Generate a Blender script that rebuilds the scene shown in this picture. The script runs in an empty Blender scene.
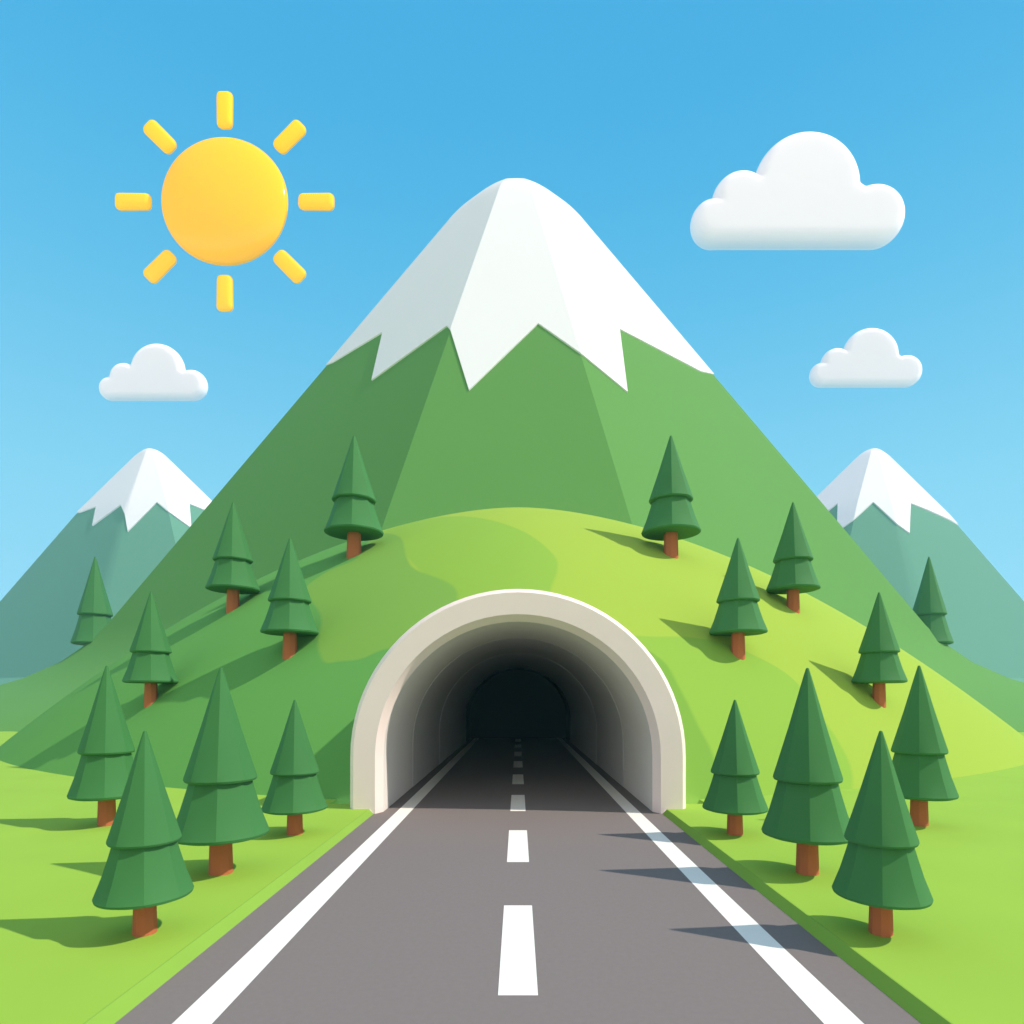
import bpy, bmesh, math, random
from mathutils import Vector, Matrix, noise
R = math.radians
sc = bpy.context.scene
col = sc.collection

DEPTH = .6      # depth scale of the whole place (wide lens, short distances)

# ------------------------------------------------------------------ camera
cam = bpy.data.objects.new('camera', bpy.data.cameras.new('camera'))
col.objects.link(cam); sc.camera = cam
cam.location = (0, 0, 5); cam.rotation_euler = (R(90), 0, 0)
cam.data.sensor_width = 36; cam.data.lens = 36*DEPTH
cam.data.shift_x = -6/1024; cam.data.shift_y = 185/1024
cam.data.clip_start = .1; cam.data.clip_end = 20000

# ------------------------------------------------------------------ sun and sky
SUN_EL, SUN_AZ = 46, 10          # azimuth: degrees from +X towards the camera
sd = Vector((math.cos(R(SUN_EL))*math.cos(R(SUN_AZ)), -math.cos(R(SUN_EL))*math.sin(R(SUN_AZ)), math.sin(R(SUN_EL))))
lamp = bpy.data.lights.new('sun_lamp', 'SUN')
lamp.energy = 4.3; lamp.angle = R(.8); lamp.color = (1, .915, .79)
lo = bpy.data.objects.new('sun_lamp', lamp); col.objects.link(lo)
lo.rotation_euler = sd.to_track_quat('Z', 'Y').to_euler(); lo.location = (300, -100, 300)

def lin(h):
    c = [int(h[i:i+2], 16)/255 for i in (0, 2, 4)]
    return tuple(x/12.92 if x <= .04045 else ((x+.055)/1.055)**2.4 for x in c)

w = bpy.data.worlds.new("World"); sc.world = w; w.use_nodes = True
nt = w.node_tree; N = nt.nodes; L = nt.links
for n in list(N): N.remove(n)
out = N.new('ShaderNodeOutputWorld'); bg = N.new('ShaderNodeBackground'); L.new(bg.outputs[0], out.inputs[0])
tc = N.new('ShaderNodeTexCoord'); sp = N.new('ShaderNodeSeparateXYZ'); L.new(tc.outputs['Generated'], sp.inputs[0])
rp = N.new('ShaderNodeValToRGB'); L.new(sp.outputs['Z'], rp.inputs[0])
SKY = [(0.0, 'a4e2fb'), (.15, '94dcfa'), (.28, '87d7f8'), (.347, '7ed1f6'), (.512, '5fc1ef'), (.635, '4ab5ea'), (.69, '43b0e8'), (.80, '40ace6'), (.86, '52b4ea'), (1, 'e0ecff')]
e = rp.color_ramp.elements
e[0].position, e[0].color = SKY[0][0], (*lin(SKY[0][1]), 1)
e[1].position, e[1].color = SKY[-1][0], (*lin(SKY[-1][1]), 1)
for p, c in SKY[1:-1]:
    q = e.new(p); q.color = (*lin(c), 1)
# added fill: brighter, paler colour in the half of the sky behind the viewer
mr = N.new('ShaderNodeMapRange'); L.new(sp.outputs['Y'], mr.inputs[0])
mr.inputs[1].default_value = .35; mr.inputs[2].default_value = -.5; mr.inputs[3].default_value = 0; mr.inputs[4].default_value = 1
mx = N.new('ShaderNodeMixRGB'); L.new(mr.outputs[0], mx.inputs[0]); L.new(rp.outputs[0], mx.inputs[1])
# an added bright band low over the horizon there, to light tunnel and portal
bd = N.new('ShaderNodeMapRange'); L.new(sp.outputs['Z'], bd.inputs[0]); bd.interpolation_type = 'SMOOTHSTEP'
bd.inputs[1].default_value = .20; bd.inputs[2].default_value = .05; bd.inputs[3].default_value = 0; bd.inputs[4].default_value = 1
hb = N.new('ShaderNodeMixRGB'); L.new(bd.outputs[0], hb.inputs[0]); hb.inputs[1].default_value = (.72, .71, .79, 1); hb.inputs[2].default_value = (3.1, 2.75, 2.75, 1)
L.new(hb.outputs[0], mx.inputs[2])
ns = N.new('ShaderNodeTexSky'); ns.sky_type = 'NISHITA'; ns.sun_disc = False
ns.sun_elevation = R(SUN_EL); ns.sun_rotation = R(90+SUN_AZ)
nsm = N.new('ShaderNodeMixRGB'); nsm.blend_type = 'MULTIPLY'; nsm.inputs[0].default_value = 1
L.new(ns.outputs[0], nsm.inputs[1]); nsm.inputs[2].default_value = (.1, .1, .1, 1)
m2 = N.new('ShaderNodeMixRGB'); m2.inputs[0].default_value = .05
L.new(mx.outputs[0], m2.inputs[1]); L.new(nsm.outputs[0], m2.inputs[2])
L.new(m2.outputs[0], bg.inputs[0]); bg.inputs[1].default_value = 1.0
sc.view_settings.view_transform = 'Standard'; sc.view_settings.look = 'None'
sc.view_settings.exposure = 0; sc.view_settings.gamma = 1
try:
    sc.cycles.max_bounces = 10; sc.cycles.diffuse_bounces = 8; sc.cycles.volume_bounces = 1
except Exception: pass

# ------------------------------------------------------------------ materials
def mat(name, c, rough=.9, spec=.15, var=0, scale=3, emit=None, estr=0, detail=2):
    m = bpy.data.materials.new(name); m.use_nodes = True
    n = m.node_tree.nodes; l = m.node_tree.links; b = n['Principled BSDF']
    if isinstance(c, str): c = lin(c)
    b.inputs['Roughness'].default_value = rough; b.inputs['Specular IOR Level'].default_value = spec
    if var:
        t = n.new('ShaderNodeTexCoord'); z = n.new('ShaderNodeTexNoise'); z.inputs['Scale'].default_value = scale
        z.inputs['Detail'].default_value = detail
        l.new(t.outputs['Object'], z.inputs['Vector'])
        r = n.new('ShaderNodeMapRange'); l.new(z.outputs['Fac'], r.inputs[0])
        r.inputs[1].default_value = .3; r.inputs[2].default_value = .7
        r.inputs[3].default_value = 1-var; r.inputs[4].default_value = 1+var
        k = n.new('ShaderNodeMixRGB'); k.blend_type = 'MULTIPLY'; k.inputs[0].default_value = 1
        k.inputs[1].default_value = (*c, 1); l.new(r.outputs[0], k.inputs[2]); l.new(k.outputs[0], b.inputs['Base Color'])
    else:
        b.inputs['Base Color'].default_value = (*c, 1)
    if emit:
        b.inputs['Emission Color'].default_value = (*emit, 1); b.inputs['Emission Strength'].default_value = estr
    return m

M = dict(
    grass=mat('grass', (.285, .47, .055), var=.03, scale=.3),
    bounce_ground=mat('bounce_plain', (.40, .50, .56), var=.05, scale=.004),
    verge=mat('verge', (.225, .40, .055), var=.03, scale=.5),
    asphalt=mat('asphalt', (.20, .172, .168), var=.03, scale=9, detail=5),
    paint=mat('road_paint', (.82, .80, .76), var=.01, scale=2),
    mountain=mat('mountain_turf', (.112, .285, .068), var=.015, scale=.02),
    far=mat('hazy_mountain_turf', (.115, .285, .20), var=.015, scale=.01),  # teal tint paints the haze of distance into the turf colour
    snow=mat('snow', (.80, .78, .83), rough=.8, var=.01, scale=.03),
    foliage=mat('foliage', (.045, .183, .050), rough=.75, spec=.25, var=.03, scale=2.5),
    bark=mat('bark', (.50, .14, .058), var=.05, scale=6),
    portal=mat('portal_concrete', (.92, .76, .72), var=.015, scale=.6),
    lining=mat('lining_concrete', (.78, .73, .70), var=.015, scale=.5),
    lining_b=mat('dimmed_lining_concrete', (.64, .61, .60), var=.015, scale=.5),  # same concrete darkened: falling light painted as a step in colour
    lining_c=mat('lifted_lining_concrete', (.74, .73, .73), var=.015, scale=.5),  # same concrete again, its colour raised to lift the dim depth
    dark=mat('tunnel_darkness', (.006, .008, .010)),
    cloud=mat('cloud', (.77, .75, .79), rough=1, spec=0),
    ball=mat('sun_ball', (.78, .43, .0), rough=.4, spec=.0, emit=(1.0, .30, .0), estr=.42),
    ray=mat('sun_ray', (.70, .42, .0), rough=.6, spec=.05, emit=(1.0, .43, .0), estr=.55),
)

# ------------------------------------------------------------------ helpers
def obj(name, verts, faces, m, parent=None, smooth=False):
    me = bpy.data.meshes.new(name); me.from_pydata([tuple(v) for v in verts], [], faces); me.update()
    bm = bmesh.new(); bm.from_mesh(me); bmesh.ops.recalc_face_normals(bm, faces=bm.faces); bm.to_mesh(me); bm.free()
    if smooth:
        for p in me.polygons: p.use_smooth = True
    o = bpy.data.objects.new(name, me); col.objects.link(o); me.materials.append(m)
    if parent: o.parent = parent
    return o
def empty(name, loc, label, cat, group=None):
    o = bpy.data.objects.new(name, None); col.objects.link(o); o.location = loc; o.empty_display_size = .5
    return tag(o, label, cat, group)
def tag(o, label, cat, group=None):
    o['label'] = label; o['category'] = cat
    if group: o['group'] = group
    return o
def struct(o): o['kind'] = 'structure'; return o

# ------------------------------------------------------------------ ground, road
RW, RK, GZ = 6.16, .20, .20         # road half width, verge slope width, grass level
def up(o, scale=True):
    me = o.data
    if scale:
        for q in me.vertices: q.co.y *= DEPTH
    bm = bmesh.new(); bm.from_mesh(me)
    for f in bm.faces:
        if f.normal.z < 0: f.normal_flip()
    bm.to_mesh(me); bm.free(); return o
FAR = 1500
v = [(-FAR, -FAR, GZ), (-RW-RK, -FAR, GZ), (-RW-RK, 46, GZ), (-RW-RK, 130, GZ), (-FAR, 130, GZ),
     (FAR, -FAR, GZ), (RW+RK, -FAR, GZ), (RW+RK, 46, GZ), (RW+RK, 130, GZ), (FAR, 130, GZ),
     (-FAR, 330, GZ), (FAR, 330, GZ), (-FAR, 46, GZ), (FAR, 46, GZ),
     (-8.5, 46, GZ), (-8.5, 130, GZ), (8.5, 46, GZ), (8.5, 130, GZ),
     (-RW-RK, 43.82, GZ), (RW+RK, 43.82, GZ)]
struct(up(obj('ground', v, [(0, 1, 2, 14, 12), (12, 14, 15, 4), (5, 6, 7, 16, 13), (13, 16, 17, 9), (4, 15, 17, 9, 11, 10)], M['grass'])))
struct(up(obj('bounce_plain', [(-FAR, 330, GZ), (FAR, 330, GZ), (FAR, FAR, GZ), (-FAR, FAR, GZ)], [(0, 1, 2, 3)], M['bounce_ground'])))  # far ground added in a pale tone to bounce light under the clouds
for s in (-1, 1):
    vv = [(s*(RW+RK+.03), -FAR, GZ+.004), (s*(RW+RK), -FAR, GZ+.004), (s*(RW), -FAR, -.02), (s*(RW+RK+.03), 43.8, GZ+.004), (s*(RW+RK), 43.8, GZ+.004), (s*RW, 43.8, -.02)]
    struct(up(obj('grass_verge', vv, [(0, 1, 4, 3), (1, 2, 5, 4)], M['verge'])))
struct(up(obj('road', [(-RW-.1, -FAR, 0), (RW+.1, -FAR, 0), (RW+.1, 130, 0), (-RW-.1, 130, 0)], [(0, 1, 2, 3)], M['asphalt'])))
for s, name in ((-1, 'edge_line'), (1, 'edge_line')):
    struct(up(obj('edge_line', [(s*4.68, -800, .004), (s*5.29, -800, .004), (s*5.29, 125, .004), (s*4.68, 125, .004)], [(0, 1, 2, 3)], M['paint'])))
y = 3.3
while y < 122:
    struct(up(obj('centre_dash', [(-.335, y, .004), (.335, y, .004), (.335, y+7.4, .004), (-.335, y+7.4, .004)], [(0, 1, 2, 3)], M['paint'])))
    y += 13.85

# ------------------------------------------------------------------ hill over the tunnel
HA, HB, HC, HH, HN, HM = 53.5, 69.5, 114.4, 25.1, 1.837, 1.55
def hill_z(X, Y):          # Y in unscaled metres
    a = ((X/HA)**2+.004)**.5; b = (((Y-HC)/HB)**2+.004)**.5
    q = (a**HM+b**HM)**(1/HM)
    return HH*(1-q**HN)+GZ
PATCH = [  # outlines on the slope of darker patches; the two left ones paint stepped shade (x, y in metres)
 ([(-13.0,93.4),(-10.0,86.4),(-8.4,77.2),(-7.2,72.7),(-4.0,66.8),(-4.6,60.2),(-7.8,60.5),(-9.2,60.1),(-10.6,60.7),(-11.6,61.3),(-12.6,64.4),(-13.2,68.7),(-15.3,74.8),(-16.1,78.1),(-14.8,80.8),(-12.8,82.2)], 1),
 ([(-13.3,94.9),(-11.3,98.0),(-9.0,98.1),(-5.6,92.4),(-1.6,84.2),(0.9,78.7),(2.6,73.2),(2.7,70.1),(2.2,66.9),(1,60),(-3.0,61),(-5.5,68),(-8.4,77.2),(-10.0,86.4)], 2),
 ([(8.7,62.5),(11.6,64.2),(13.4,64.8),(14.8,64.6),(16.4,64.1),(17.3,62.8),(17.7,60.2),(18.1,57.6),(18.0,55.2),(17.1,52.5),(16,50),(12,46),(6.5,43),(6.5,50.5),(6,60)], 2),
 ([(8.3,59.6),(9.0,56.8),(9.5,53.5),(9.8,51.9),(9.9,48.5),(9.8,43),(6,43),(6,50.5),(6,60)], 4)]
SHADE_ZONE = [(-12.0,81.2),(-13.5,79.5),(-14.6,78.1),(-13.8,74.8),(-11.9,68.7),(-11.3,64.4),(-10.2,63.1),(-8.6,63),(-6.5,63.5),(-4.5,62.5),(-4,52),(-6,40),(-30,38),(-80,50),(-85,120),(-60,190),(-20,190),(-15,120),(-14.6,98),(-13.2,92),(-12.2,86)]  # darker colour painted over the left slope as its shaded side
def catmull(p, n=6):
    r = []
    for i in range(len(p)):
        a, b, c, d = [Vector(p[(i+k-1) % len(p)]) for k in range(4)]
        for k in range(n):
            t = k/n
            r.append(.5*((2*b)+(c-a)*t+(2*a-5*b+4*c-d)*t*t+(3*b-a-3*c+d)*t**3))
    return r
def sdf(poly, x, y):
    ins = False; best = 1e9; n = len(poly); j = n-1
    for i in range(n):
        ax, ay = poly[i]; bx, by = poly[j]
        if (ay > y) != (by > y) and x < (bx-ax)*(y-ay)/(by-ay)+ax: ins = not ins
        ex, ey = bx-ax, by-ay; t = max(0, min(1, ((x-ax)*ex+(y-ay)*ey)/(ex*ex+ey*ey+1e-12)))
        d = (x-ax-ex*t)**2+(y-ay-ey*t)**2; best = min(best, d); j = i
    best = math.sqrt(best)
    return best if ins else -best
PP = [(catmull(p), k) for p, k in PATCH]; SHADE = catmull(SHADE_ZONE, 4)
def hill_mesh():
    st = .5; xs = [-64+st*i for i in range(int(128/st)+1)]; ys = [42+st*i for i in range(int(150/st)+1)]
    V = []; idx = {}; a1 = []; a2 = []; a3 = []; a4 = []
    for j, Y in enumerate(ys):
        for i, X in enumerate(xs):
            z = hill_z(X, Y)
            if z < -2.5: continue
            idx[i, j] = len(V); V.append((X, Y, z))
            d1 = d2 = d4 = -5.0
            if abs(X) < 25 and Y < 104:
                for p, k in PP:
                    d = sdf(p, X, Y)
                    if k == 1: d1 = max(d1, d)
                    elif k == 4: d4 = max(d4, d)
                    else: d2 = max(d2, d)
            a1.append(d1); a2.append(d2); a4.append(d4); a3.append(-5.0 if X > 0 else 5.0 if X < -22 else sdf(SHADE, X, Y))
    def inside(p):
        x, Y, z = p
        return Y < 64 and (abs(x) < 6.9 if z < 2.43 else math.hypot(x, z-2.43) < 6.9)
    F = []
    for j in range(len(ys)-1):
        for i in range(len(xs)-1):
            k = [(i, j), (i+1, j), (i+1, j+1), (i, j+1)]
            if all(q in idx for q in k):
                f = [idx[q] for q in k]
                if all(inside(V[q]) for q in f): continue
                F.append(f)
    m = bpy.data.materials.new('hill_grass'); m.use_nodes = True
    n = m.node_tree.nodes; l = m.node_tree.links; b = n['Principled BSDF']
    b.inputs['Roughness'].default_value = .95; b.inputs['Specular IOR Level'].default_value = .1
    prev = None
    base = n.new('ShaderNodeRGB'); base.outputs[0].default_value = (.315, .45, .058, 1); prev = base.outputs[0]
    for nm, c in (('shade_zone', (.115, .32, .07, 1)), ('patch_b', (.24, .415, .055, 1)), ('patch_a', (.185, .36, .062, 1)), ('patch_d', (.175, .345, .05, 1))):
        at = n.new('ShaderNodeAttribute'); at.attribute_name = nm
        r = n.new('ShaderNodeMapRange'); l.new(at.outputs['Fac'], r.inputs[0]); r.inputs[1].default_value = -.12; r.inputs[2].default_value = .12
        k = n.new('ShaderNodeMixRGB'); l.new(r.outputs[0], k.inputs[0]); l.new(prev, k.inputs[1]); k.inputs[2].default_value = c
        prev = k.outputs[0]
    l.new(prev, b.inputs['Base Color'])
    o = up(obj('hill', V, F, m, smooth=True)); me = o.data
    for nm, arr in (('patch_a', a1), ('patch_b', a2), ('shade_zone', a3), ('patch_d', a4)):
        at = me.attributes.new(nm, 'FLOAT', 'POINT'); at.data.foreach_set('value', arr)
    return o
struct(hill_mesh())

# ------------------------------------------------------------------ mountains
def soften(o, ang=24):
    me = o.data
    for p in me.polygons: p.use_smooth = True
    bm = bmesh.new(); bm.from_mesh(me)
    for ed in bm.edges:
        if ed.is_manifold and ed.calc_face_angle(0) > R(ang): ed.smooth = False
    bm.to_mesh(me); bm.free()
def mountain(name, x, y, zc, slope, r1, corners, prof, zig, m, cap_name, lift, taper=None):
    """faceted cone: corners = unit outline of the six ridges; prof = (radius, z) from summit to foot"""
    n = len(corners); SUB = 12
    def C(v):
        k = int(v) % n; f = v-int(v); a = corners[k]; b = corners[(k+1) % n]
        return (a[0]+(b[0]-a[0])*f, a[1]+(b[1]-a[1])*f)
    us = sorted(set([k+s/SUB for k in range(n) for s in range(SUB)]))
    def pt(v, r, z, off=0):
        c = C(v)
        if r < r1:        # the summit is worn round
            k = (1-r/r1)**1.0; a = math.atan2(c[1], c[0]); c = (c[0]*(1-k)+.9*math.cos(a)*k, c[1]*(1-k)+.7*math.sin(a)*k)
        cx, cy = c[0]*r, c[1]*r
        if taper: cy = max(cy, -taper)
        cy *= DEPTH
        if off:
            l = math.hypot(*c)+1e-6; cx += c[0]/l*off; cy += c[1]/l*off; z += off
        return (cx, cy, z)
    V = [(0, 0, prof[0][1])]; F = []
    for r, z in prof[1:]:
        for u in us: V.append(pt(u, r, z))
    K = len(us)
    for i in range(K): F.append((0, 1+i, 1+(i+1) % K))
    for j in range(len(prof)-2):
        for i in range(K):
            a = 1+j*K; F.append((a+i, a+K+i, a+K+(i+1) % K, a+(i+1) % K))
    o = obj(name, V, F, m); o.location = (x, y*DEPTH, 0); struct(o)
    # smooth up and down each facet, sharp across the ridges
    soften(o)
    # snow cap
    import bisect
    def zr(r):
        for (ra, za), (rb, zb) in zip(prof, prof[1:]):
            if ra <= r <= rb: return za+(zb-za)*(r-ra)/(rb-ra)
        return prof[-1][1]
    zz = [(v, r) for v, r in zig]; zz = zz+[(zz[0][0]+n, zz[0][1])]
    def low(v):
        if v < zz[0][0]: v += n
        for (va, ra), (vb, rb) in zip(zz, zz[1:]):
            if va <= v <= vb:
                t = (v-va)/(vb-va+1e-9); return 1/(1/ra+(1/rb-1/ra)*t)
        return zz[0][1]
    vs = sorted(set([round(k+s/20, 4) for k in range(n) for s in range(20)]+[z[0] % n for z in zig]))
    rows = [(r, z) for r, z in prof if r > 0]
    fr = [0, .04, .08, .13, .19, .26, .34, .44, .55, .66, .77, .88, 1]
    V = [(0, 0, prof[0][1]+lift)]; F = []; K = len(vs)
    rounds = [r for r, z in prof[1:] if r <= r1]
    for r in rounds:
        for v in vs: V.append(pt(v, r, zr(r), lift))
    for t in fr[3:]:
        for v in vs:
            r = r1+(low(v)-r1)*t; V.append(pt(v, r, zr(r), lift))
    for v in vs:
        r = low(v); V.append(pt(v, r-.1*lift, zr(r), -.4*lift))
    nr = len(rounds)+len(fr[3:])+1
    for i in range(K): F.append((0, 1+i, 1+(i+1) % K))
    for j in range(nr-1):
        a = 1+j*K
        for i in range(K): F.append((a+i, a+K+i, a+K+(i+1) % K, a+(i+1) % K))
    s = obj(cap_name, V, F, M['snow'], o); soften(s)
    return o
def rounded(zc, slope, rr, ztop, n=8):
    # round summit, then a straight flank with the given slope that starts at radius rr
    z1 = zc-slope*rr; P = [(0, ztop)]
    H = ztop-z1; a = slope*rr/H        # z = z1 + H*(1-(r/rr)^a): same slope at rr
    for k in range(1, n+1):
        r = rr*k/n; P.append((r, z1+H*(1-(r/rr)**a)))
    return P
def cor(l, r): return [(-1, 0), (l, -.8), (r, -.8), (1, 0), (.3, .8), (-.3, .8)]

prof = rounded(124.24, 1.18, 13.5, 114.7, 14)
prof += [(r, 124.24-1.18*r) for r in (30, 50, 70, 88)] + [(92, 16.6), (98, 12.5), (106, 9), (118, 5.5), (136, 2.2), (160, -1)]
zig = [(0.0, 34.5), (.06, 40.78) if False else (.407*0+.20, 37.0), (.407, 38.55), (.603, 49.8), (.967, 44.15), (1.244, 56.85), (1.719, 44.11), (2.178, 54.76), (2.34, 40.76), (2.869, 43.09), (3.0, 45)]
zig = [(0.06, 40.78), (.407, 38.55), (.603, 49.8), (.967, 44.15), (1.244, 56.85), (1.719, 44.11), (2.178, 54.76), (2.34, 40.76), (2.869, 43.09), (3.0, 42.4),
       (3.35, 39), (3.6, 54), (4.0, 42), (4.4, 57), (4.8, 44), (5.3, 55), (5.6, 40)]
mountain('mountain', -.4, 220, 124.24, 1.18, 13.5, cor(-.258, .228), prof, zig, M['mountain'], 'snow_cap', .18, taper=80)
fp = rounded(154.12, .97, 9.0, 149.9, 8)
fp += [(r, 154.12-.97*r) for r in (20, 34, 44)] + [(60, 154.12-.97*44-16*1.15), (110, 154.12-.97*44-66*1.15), (130, 154.12-.97*44-86*1.12), (160, 4), (190, -1)]
BACK = [(3.0, 49), (3.4, 41), (3.7, 54), (4.1, 42), (4.5, 56), (4.9, 43), (5.4, 52), (5.8, 41)]
z1 = [(.067, 43.02), (.357, 41.21), (.537, 52.9), (.868, 44.07), (1.144, 59.14), (1.75, 43.31), (2.253, 55.59), (2.416, 41.18), (2.877, 46.43)]+BACK
z2 = [(.06, 44.18), (.207, 40.24), (.419, 51.97), (.639, 41.25), (.822, 58.15), (1.452, 43.31), (2.127, 59.25), (2.345, 41.36), (2.896, 46.91)]+BACK
def fcor(l, r): return [(-1, 0), (l, -.8), (r, -.8), (1, 0), (.3, .8), (-.3, .8)]
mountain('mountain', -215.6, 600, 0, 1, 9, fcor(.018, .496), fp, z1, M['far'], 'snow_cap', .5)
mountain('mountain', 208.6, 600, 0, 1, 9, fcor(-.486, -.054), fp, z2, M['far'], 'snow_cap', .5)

# ------------------------------------------------------------------ tunnel
tun = empty('road_tunnel', (0, 43.8*DEPTH, 0), 'pale concrete arched tunnel portal with dark road bore running under the hill', 'tunnel')
ZC = 2.43
def arch(r, n=40):          # half outline from left foot over the crown to the right foot
    p = [(-r, -.25), (-r, ZC*.5), (-r, ZC)] + [(-r*math.cos(math.pi*k/n), ZC+r*math.sin(math.pi*k/n)) for k in range(1, n)] + [(r, ZC), (r, ZC*.5), (r, -.25)]
    return p
def loft(name, rings, m, closed=True, n=40, flat=True):
    V = []; F = []
    for r, y in rings: V += [(x, y, z) for x, z in arch(r, n)]
    K = len(arch(1, n)); nr = len(rings)
    for j in range(nr if closed else nr-1):
        a = j*K; b = ((j+1) % nr)*K
        for i in range(K-1): F.append((a+i, a+i+1, b+i+1, b+i))
    o = obj(name, V, F, m, tun)
    # smooth around the arch, sharp between the bands
    me = o.data
    for p in me.polygons: p.use_smooth = True
    bm = bmesh.new(); bm.from_mesh(me)
    for ed in bm.edges:
        if ed.is_manifold and ed.calc_face_angle(0) > R(20): ed.smooth = False
    bm.to_mesh(me); bm.free()
    return o
loft('portal', [(7.05, 0), (7.23, .2), (7.23, 19*DEPTH), (7.1, 19*DEPTH), (7.1, .5), (5.86, .5), (6.12, .02)], M['portal'])
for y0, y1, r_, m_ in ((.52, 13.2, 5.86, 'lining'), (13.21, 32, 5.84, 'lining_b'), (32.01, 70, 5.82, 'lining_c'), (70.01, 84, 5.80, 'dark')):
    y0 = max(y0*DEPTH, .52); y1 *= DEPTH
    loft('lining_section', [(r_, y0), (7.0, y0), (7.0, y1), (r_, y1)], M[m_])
bmv = []; p = arch(6.9); obj('dark_end', [(x, 80*DEPTH, z) for x, z in p]+[(x, 80*DEPTH+.5, z) for x, z in p],
    [tuple(range(len(p))), tuple(range(len(p), 2*len(p)))]+[(i, (i+1) % len(p), len(p)+(i+1) % len(p), len(p)+i) for i in range(len(p))], M['dark'], tun)  # black end added to stand for the unlit depth

# ------------------------------------------------------------------ pine trees (unit height, scaled per tree)
NS = 8; SEG = 6
def ring(r, z, round_, jit=0):
    o = []
    for k in range(NS):
        a0 = -math.pi/2+2*math.pi*k/NS; a1 = a0+2*math.pi/NS
        for s in range(SEG):
            t = s/SEG; px = math.cos(a0)*(1-t)+math.cos(a1)*t; py = math.sin(a0)*(1-t)+math.sin(a1)*t
            an = a0+(a1-a0)*t; cx, cy = math.cos(an), math.sin(an)
            o.append((r*(px*(1-round_)+cx*round_), r*(py*(1-round_)+cy*round_), z))
    return o
def lathe(name, rows, m, parent, apex=None, bottom=None):
    V = []; F = []; K = NS*SEG
    for r, z, q in rows: V += ring(r, z, q)
    for j in range(len(rows)-1):
        for i in range(K): F.append((j*K+i, j*K+(i+1) % K, (j+1)*K+(i+1) % K, (j+1)*K+i))
    if apex is not None:
        V.append((0, 0, apex))
        for i in range(K): F.append((i, (i+1) % K, len(V)-1))
    else: F.append(tuple(range(K)))
    F.append(tuple(range((len(rows)-1)*K, len(rows)*K)) if bottom is None else ())
    if bottom is not None:
        F.pop(); V.append((0, 0, bottom)); a = (len(rows)-1)*K
        for i in range(K): F.append((a+i, a+(i+1) % K, len(V)-1))
    o = obj(name, V, F, m, parent); me = o.data
    for p in me.polygons: p.use_smooth = True
    bm = bmesh.new(); bm.from_mesh(me)
    for ed in bm.edges:
        if ed.is_manifold and ed.calc_face_angle(0) > R(14): ed.smooth = False
    bm.to_mesh(me); bm.free()
    return o
def make_tree():
    t = empty('pine_tree', (0, 0, 0), 'x', 'tree', 'pine trees')
    lathe('trunk', [(.055, .20, .3), (.06, .06, .3), (.063, -.06, .3)], M['bark'], t)
    lathe('foliage_tier', [(.150, .475, .1), (.172, .40, .1), (.205, .30, .18), (.240, .215, .5), (.247, .198, .8), (.242, .186, .9), (.215, .178, 1)], M['foliage'], t, bottom=.19)
    lathe('foliage_tier', [(.008, .996, .5), (.022, .955, 0), (.10, .71, 0), (.165, .52, .25), (.181, .475, .55), (.184, .462, .8), (.178, .452, .9), (.155, .446, 1)], M['foliage'], t, apex=1.0, bottom=.45)
    return t
def copy_tree(o):
    c = o.copy(); col.objects.link(c)
    for ch in list(o.children):
        d = ch.copy(); col.objects.link(d); d.parent = c
    return c
# x, y, z, height, width factor, label
TREES = [
 (-13.40, 83.68, 16.52, 9.85, 1.00, 'green two-tiered pine on the hill crest, left of the tunnel arch, against the mountain'),
 (-22.76, 81.78, 11.95, 8.6, 1.00, 'pine standing half against the dark left mountain flank, on the hill ridge line'),
 (-14.32, 64.30, 7.64, 7.35, 1.00, 'pine on the shaded left slope between the ridge trees and the tunnel arch'),
 (-24.09, 67.22, 4.61, 7.3, 0.98, 'small pine low on the shaded left slope, below the pine half behind the mountain'),
 (-92.9, 225, 12.25, 23.6, 0.86, 'far left pine with its foot hidden behind the mountain, before the left snowy peak'),
 (-15.42, 38.40, GZ, 5.99, 0.92, 'pine on flat grass partly behind the front left pine, nearest the left side'),
 (-7.59, 20.83, GZ, 4.12, .96, 'nearest pine on the left lawn, in front of the other left pines'),
 (-8.10, 27.92, GZ, 5.60, .95, 'tallest looking pine on the left lawn, right behind the front left pine'),
 (-7.82, 35.88, GZ, 4.71, 0.98, 'small pine on the left lawn beside the left foot of the tunnel arch'),
 (12.25, 82.02, 16.30, 9.65, 1.00, 'pine on the hill crest right of the tunnel arch, its shadow on bright grass'),
 (21.42, 79.76, 11.78, 8.4, 1.00, 'pine on the sunny right ridge line with the green right mountain flank behind it'),
 (13.71, 63.82, 7.62, 7.3, 1.00, 'pine on the sunny right slope just above and right of the tunnel arch'),
 (23.48, 66.60, 4.62, 7.2, 0.98, 'small pine low on the sunny right slope with a long shadow uphill'),
 (90.3, 225, 12.25, 23.6, 0.86, 'far right pine with its foot hidden behind the mountain, before the right snowy peak'),
 (15.04, 38.40, GZ, 5.99, 0.92, 'pine on flat grass partly behind the front right pine, nearest the right side'),
 (7.38, 20.83, GZ, 4.12, .96, 'nearest pine on the right lawn, casting its shadow across the road edge line'),
 (7.89, 27.92, GZ, 5.60, 0.90, 'tallest looking pine on the right lawn, between the small pine and front right pine'),
 (7.60, 35.88, GZ, 4.71, 0.98, 'small pine on the right lawn beside the right foot of the tunnel arch'),
]
proto = make_tree()
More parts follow.
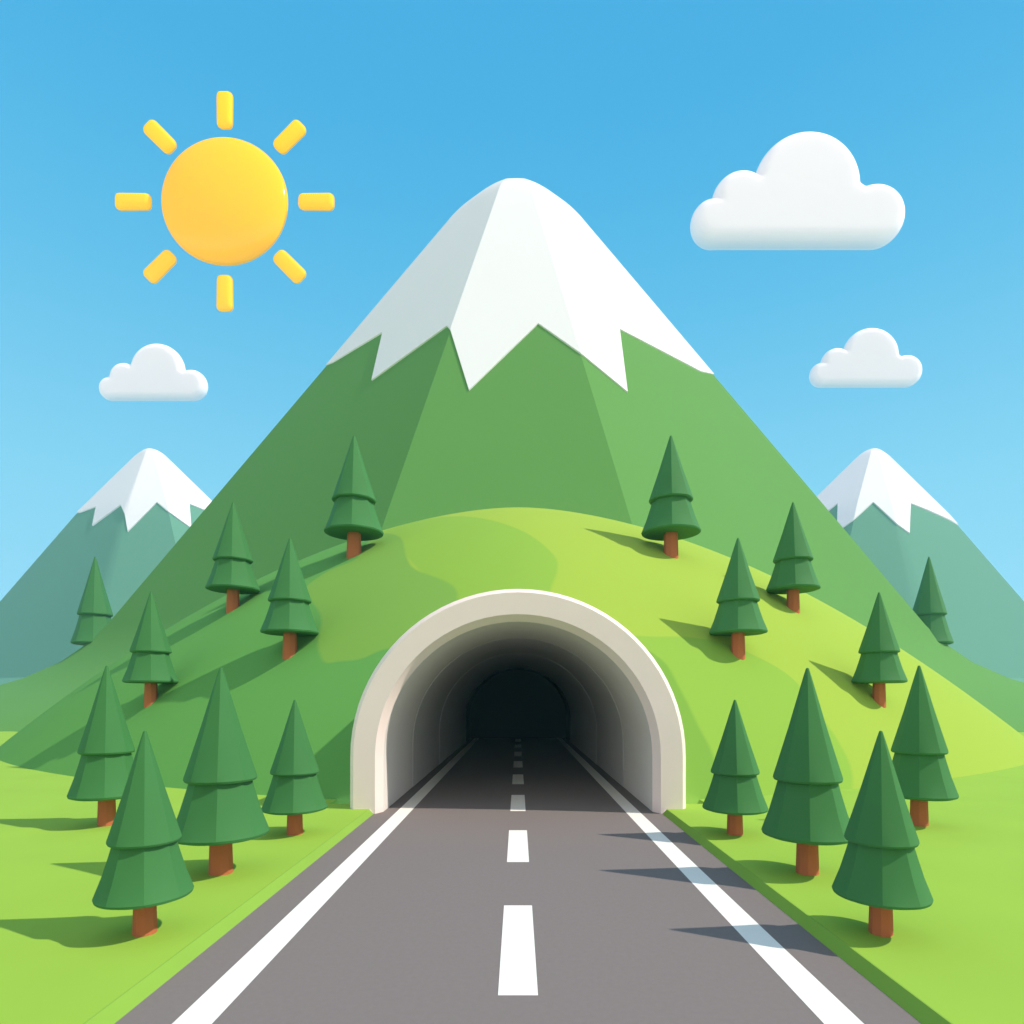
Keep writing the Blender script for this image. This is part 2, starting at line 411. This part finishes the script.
for i, (x, yy, z, h, wf, lab) in enumerate(TREES):
    t = proto if i == 0 else copy_tree(proto)
    wf *= math.sqrt((1+(x/yy)**2)/(1+(x/yy/DEPTH)**2)); yy *= DEPTH     # keep each tree slim towards the sides of the wide view
    t.location = (x, yy, z); t.scale = (h*wf, h*wf, h); t.rotation_euler = (0, 0, R((i*37 % 7)-3) + math.atan2(-x, yy)*.9)
    tag(t, lab, 'tree', 'two-tiered pine trees')

# ------------------------------------------------------------------ clouds
def puff(bm, x, z, rad, T=.06, e=.05):
    """round cushion: flat front and back, rounded rim"""
    e = min(e, rad*.9); prof = [(0, T), (rad-e, T)]+[(rad-e+e*math.sin(a), T*math.cos(a)) for a in [R(90)*k/8 for k in range(1, 9)]]
    prof += [(p, -q) for p, q in reversed(prof[:-1])]
    S = 48; V = []
    for p, q in prof:
        V.append([bm.verts.new((x+p*math.cos(2*math.pi*k/S), q, z+p*math.sin(2*math.pi*k/S))) for k in range(S)] if p > 0 else [bm.verts.new((x, q, z))]*S)
    for a, b in zip(V, V[1:]):
        for k in range(S):
            f = []
            for q in (a[k], b[k], b[(k+1) % S], a[(k+1) % S]):
                if q not in f: f.append(q)
            bm.faces.new(f)
def cloud(lobes, width, loc, label):
    """lobes (x, z, r) in cloud widths, flat underside at z = 0"""
    bm = bmesh.new()
    for x, z, rad in lobes: puff(bm, x, z, rad)
    a = lobes[0]; b = lobes[-1]; n = 28
    for k in range(n+1):
        t = k/n; rad = a[2]*(1-t)+b[2]*t*.9; puff(bm, a[0]+(b[0]-a[0])*t, rad*1.0, rad)
    bmesh.ops.recalc_face_normals(bm, faces=bm.faces)
    me = bpy.data.meshes.new('cloud'); bm.to_mesh(me); bm.free()
    for q in me.vertices: q.co *= width
    o = bpy.data.objects.new('cloud', me); col.objects.link(o); me.materials.append(M['cloud'])
    o.location = loc
    md = o.modifiers.new('join', 'REMESH'); md.mode = 'VOXEL'; md.voxel_size = width*.008; md.use_smooth_shade = True
    sm = o.modifiers.new('soften', 'SMOOTH'); sm.iterations = 4; sm.factor = .5
    tag(o, label, 'cloud', 'clouds')
    return o
def px3(px, py, Y): return ((px-518)/1024*Y, Y*DEPTH, 5+(697-py)/1024*Y)
cb = M['ball'].node_tree.nodes['Principled BSDF']; cb.inputs['Coat Weight'].default_value = .25; cb.inputs['Coat Roughness'].default_value = .13
# lobe layout measured in fractions of the cloud width
LB = [(.104, .105, .106), (.234, .205, .136), (.541, .274, .247), (.38, .19, .15), (.29, .13, .12), (.54, .15, .145), (.72, .155, .14), (.859, .139, .139)]
b = M['cloud'].node_tree.nodes['Principled BSDF']     # light soaks through the vapour
b.inputs['Subsurface Weight'].default_value = 1; b.inputs['Subsurface Radius'].default_value = (1, 1, 1); b.inputs['Subsurface Scale'].default_value = 8
Y = 950
for (px, py, wd, lab) in ((691, 247, 212, 'large white flat-bottomed cloud at the upper right of the sky'),
                          (100.5, 400.5, 107, 'small white cloud at the left, below the yellow sun'),
                          (810, 387, 111, 'small white cloud at the right, below the large cloud')):
    a = px3(px, py, Y); cloud(LB, wd/1024*Y, a, lab)

# ------------------------------------------------------------------ the yellow sun in the sky
Y = 950; k = Y/1024
sx, _, sz = px3(225, 202, Y)
sun = empty('sun', (sx, Y*DEPTH, sz), 'round golden sun ball with eight short rounded rays in the blue sky', 'sun')
bm = bmesh.new(); bmesh.ops.create_uvsphere(bm, u_segments=96, v_segments=64, radius=63.5*k*.99)
me = bpy.data.meshes.new('ball'); bm.to_mesh(me); bm.free(); me.materials.append(M['ball'])
for q in me.vertices: q.co.y *= .28
for p in me.polygons: p.use_smooth = True
o = bpy.data.objects.new('ball', me); col.objects.link(o); o.parent = sun
for i in range(8):
    ca, sa = math.cos(i*math.pi/4), math.sin(i*math.pi/4)
    bm = bmesh.new(); bmesh.ops.create_cube(bm, size=1)
    for q in bm.verts:
        q.co = Vector((q.co.x*36*k, q.co.y*9*k, q.co.z*(16.5 if q.co.x > 0 else 15.5)*k))
    bmesh.ops.bevel(bm, geom=bm.edges[:], offset=5.2*k, segments=5, affect='EDGES', profile=.5)
    me = bpy.data.meshes.new('ray'); bm.to_mesh(me); bm.free(); me.materials.append(M['ray'])
    for p in me.polygons: p.use_smooth = True
    o = bpy.data.objects.new('ray', me); col.objects.link(o); o.parent = sun
    o.location = (ca*91.5*k, 0, sa*91.5*k); o.rotation_euler = (0, -i*math.pi/4, 0)

# ------------------------------------------------------------------ air
HZ = 0.00022/DEPTH
if HZ:
    b = 1520
    V = [(x, y, z) for z in (-1, 165) for x, y in ((-b, -b), (b, -b), (b, b), (-b, b))]
    F = [(3, 2, 1, 0), (4, 5, 6, 7), (0, 1, 5, 4), (1, 2, 6, 5), (2, 3, 7, 6), (3, 0, 4, 7)]
    hm = bpy.data.materials.new('haze'); hm.use_nodes = True; n = hm.node_tree.nodes; n.remove(n['Principled BSDF'])
    pv = n.new('ShaderNodeVolumePrincipled'); pv.inputs['Color'].default_value = (.40, .80, 1, 1)
    pv.inputs['Density'].default_value = HZ; pv.inputs['Anisotropy'].default_value = 0
    hm.node_tree.links.new(pv.outputs[0], n['Material Output'].inputs['Volume'])
    h = obj('haze', V, F, hm); h['kind'] = 'stuff'
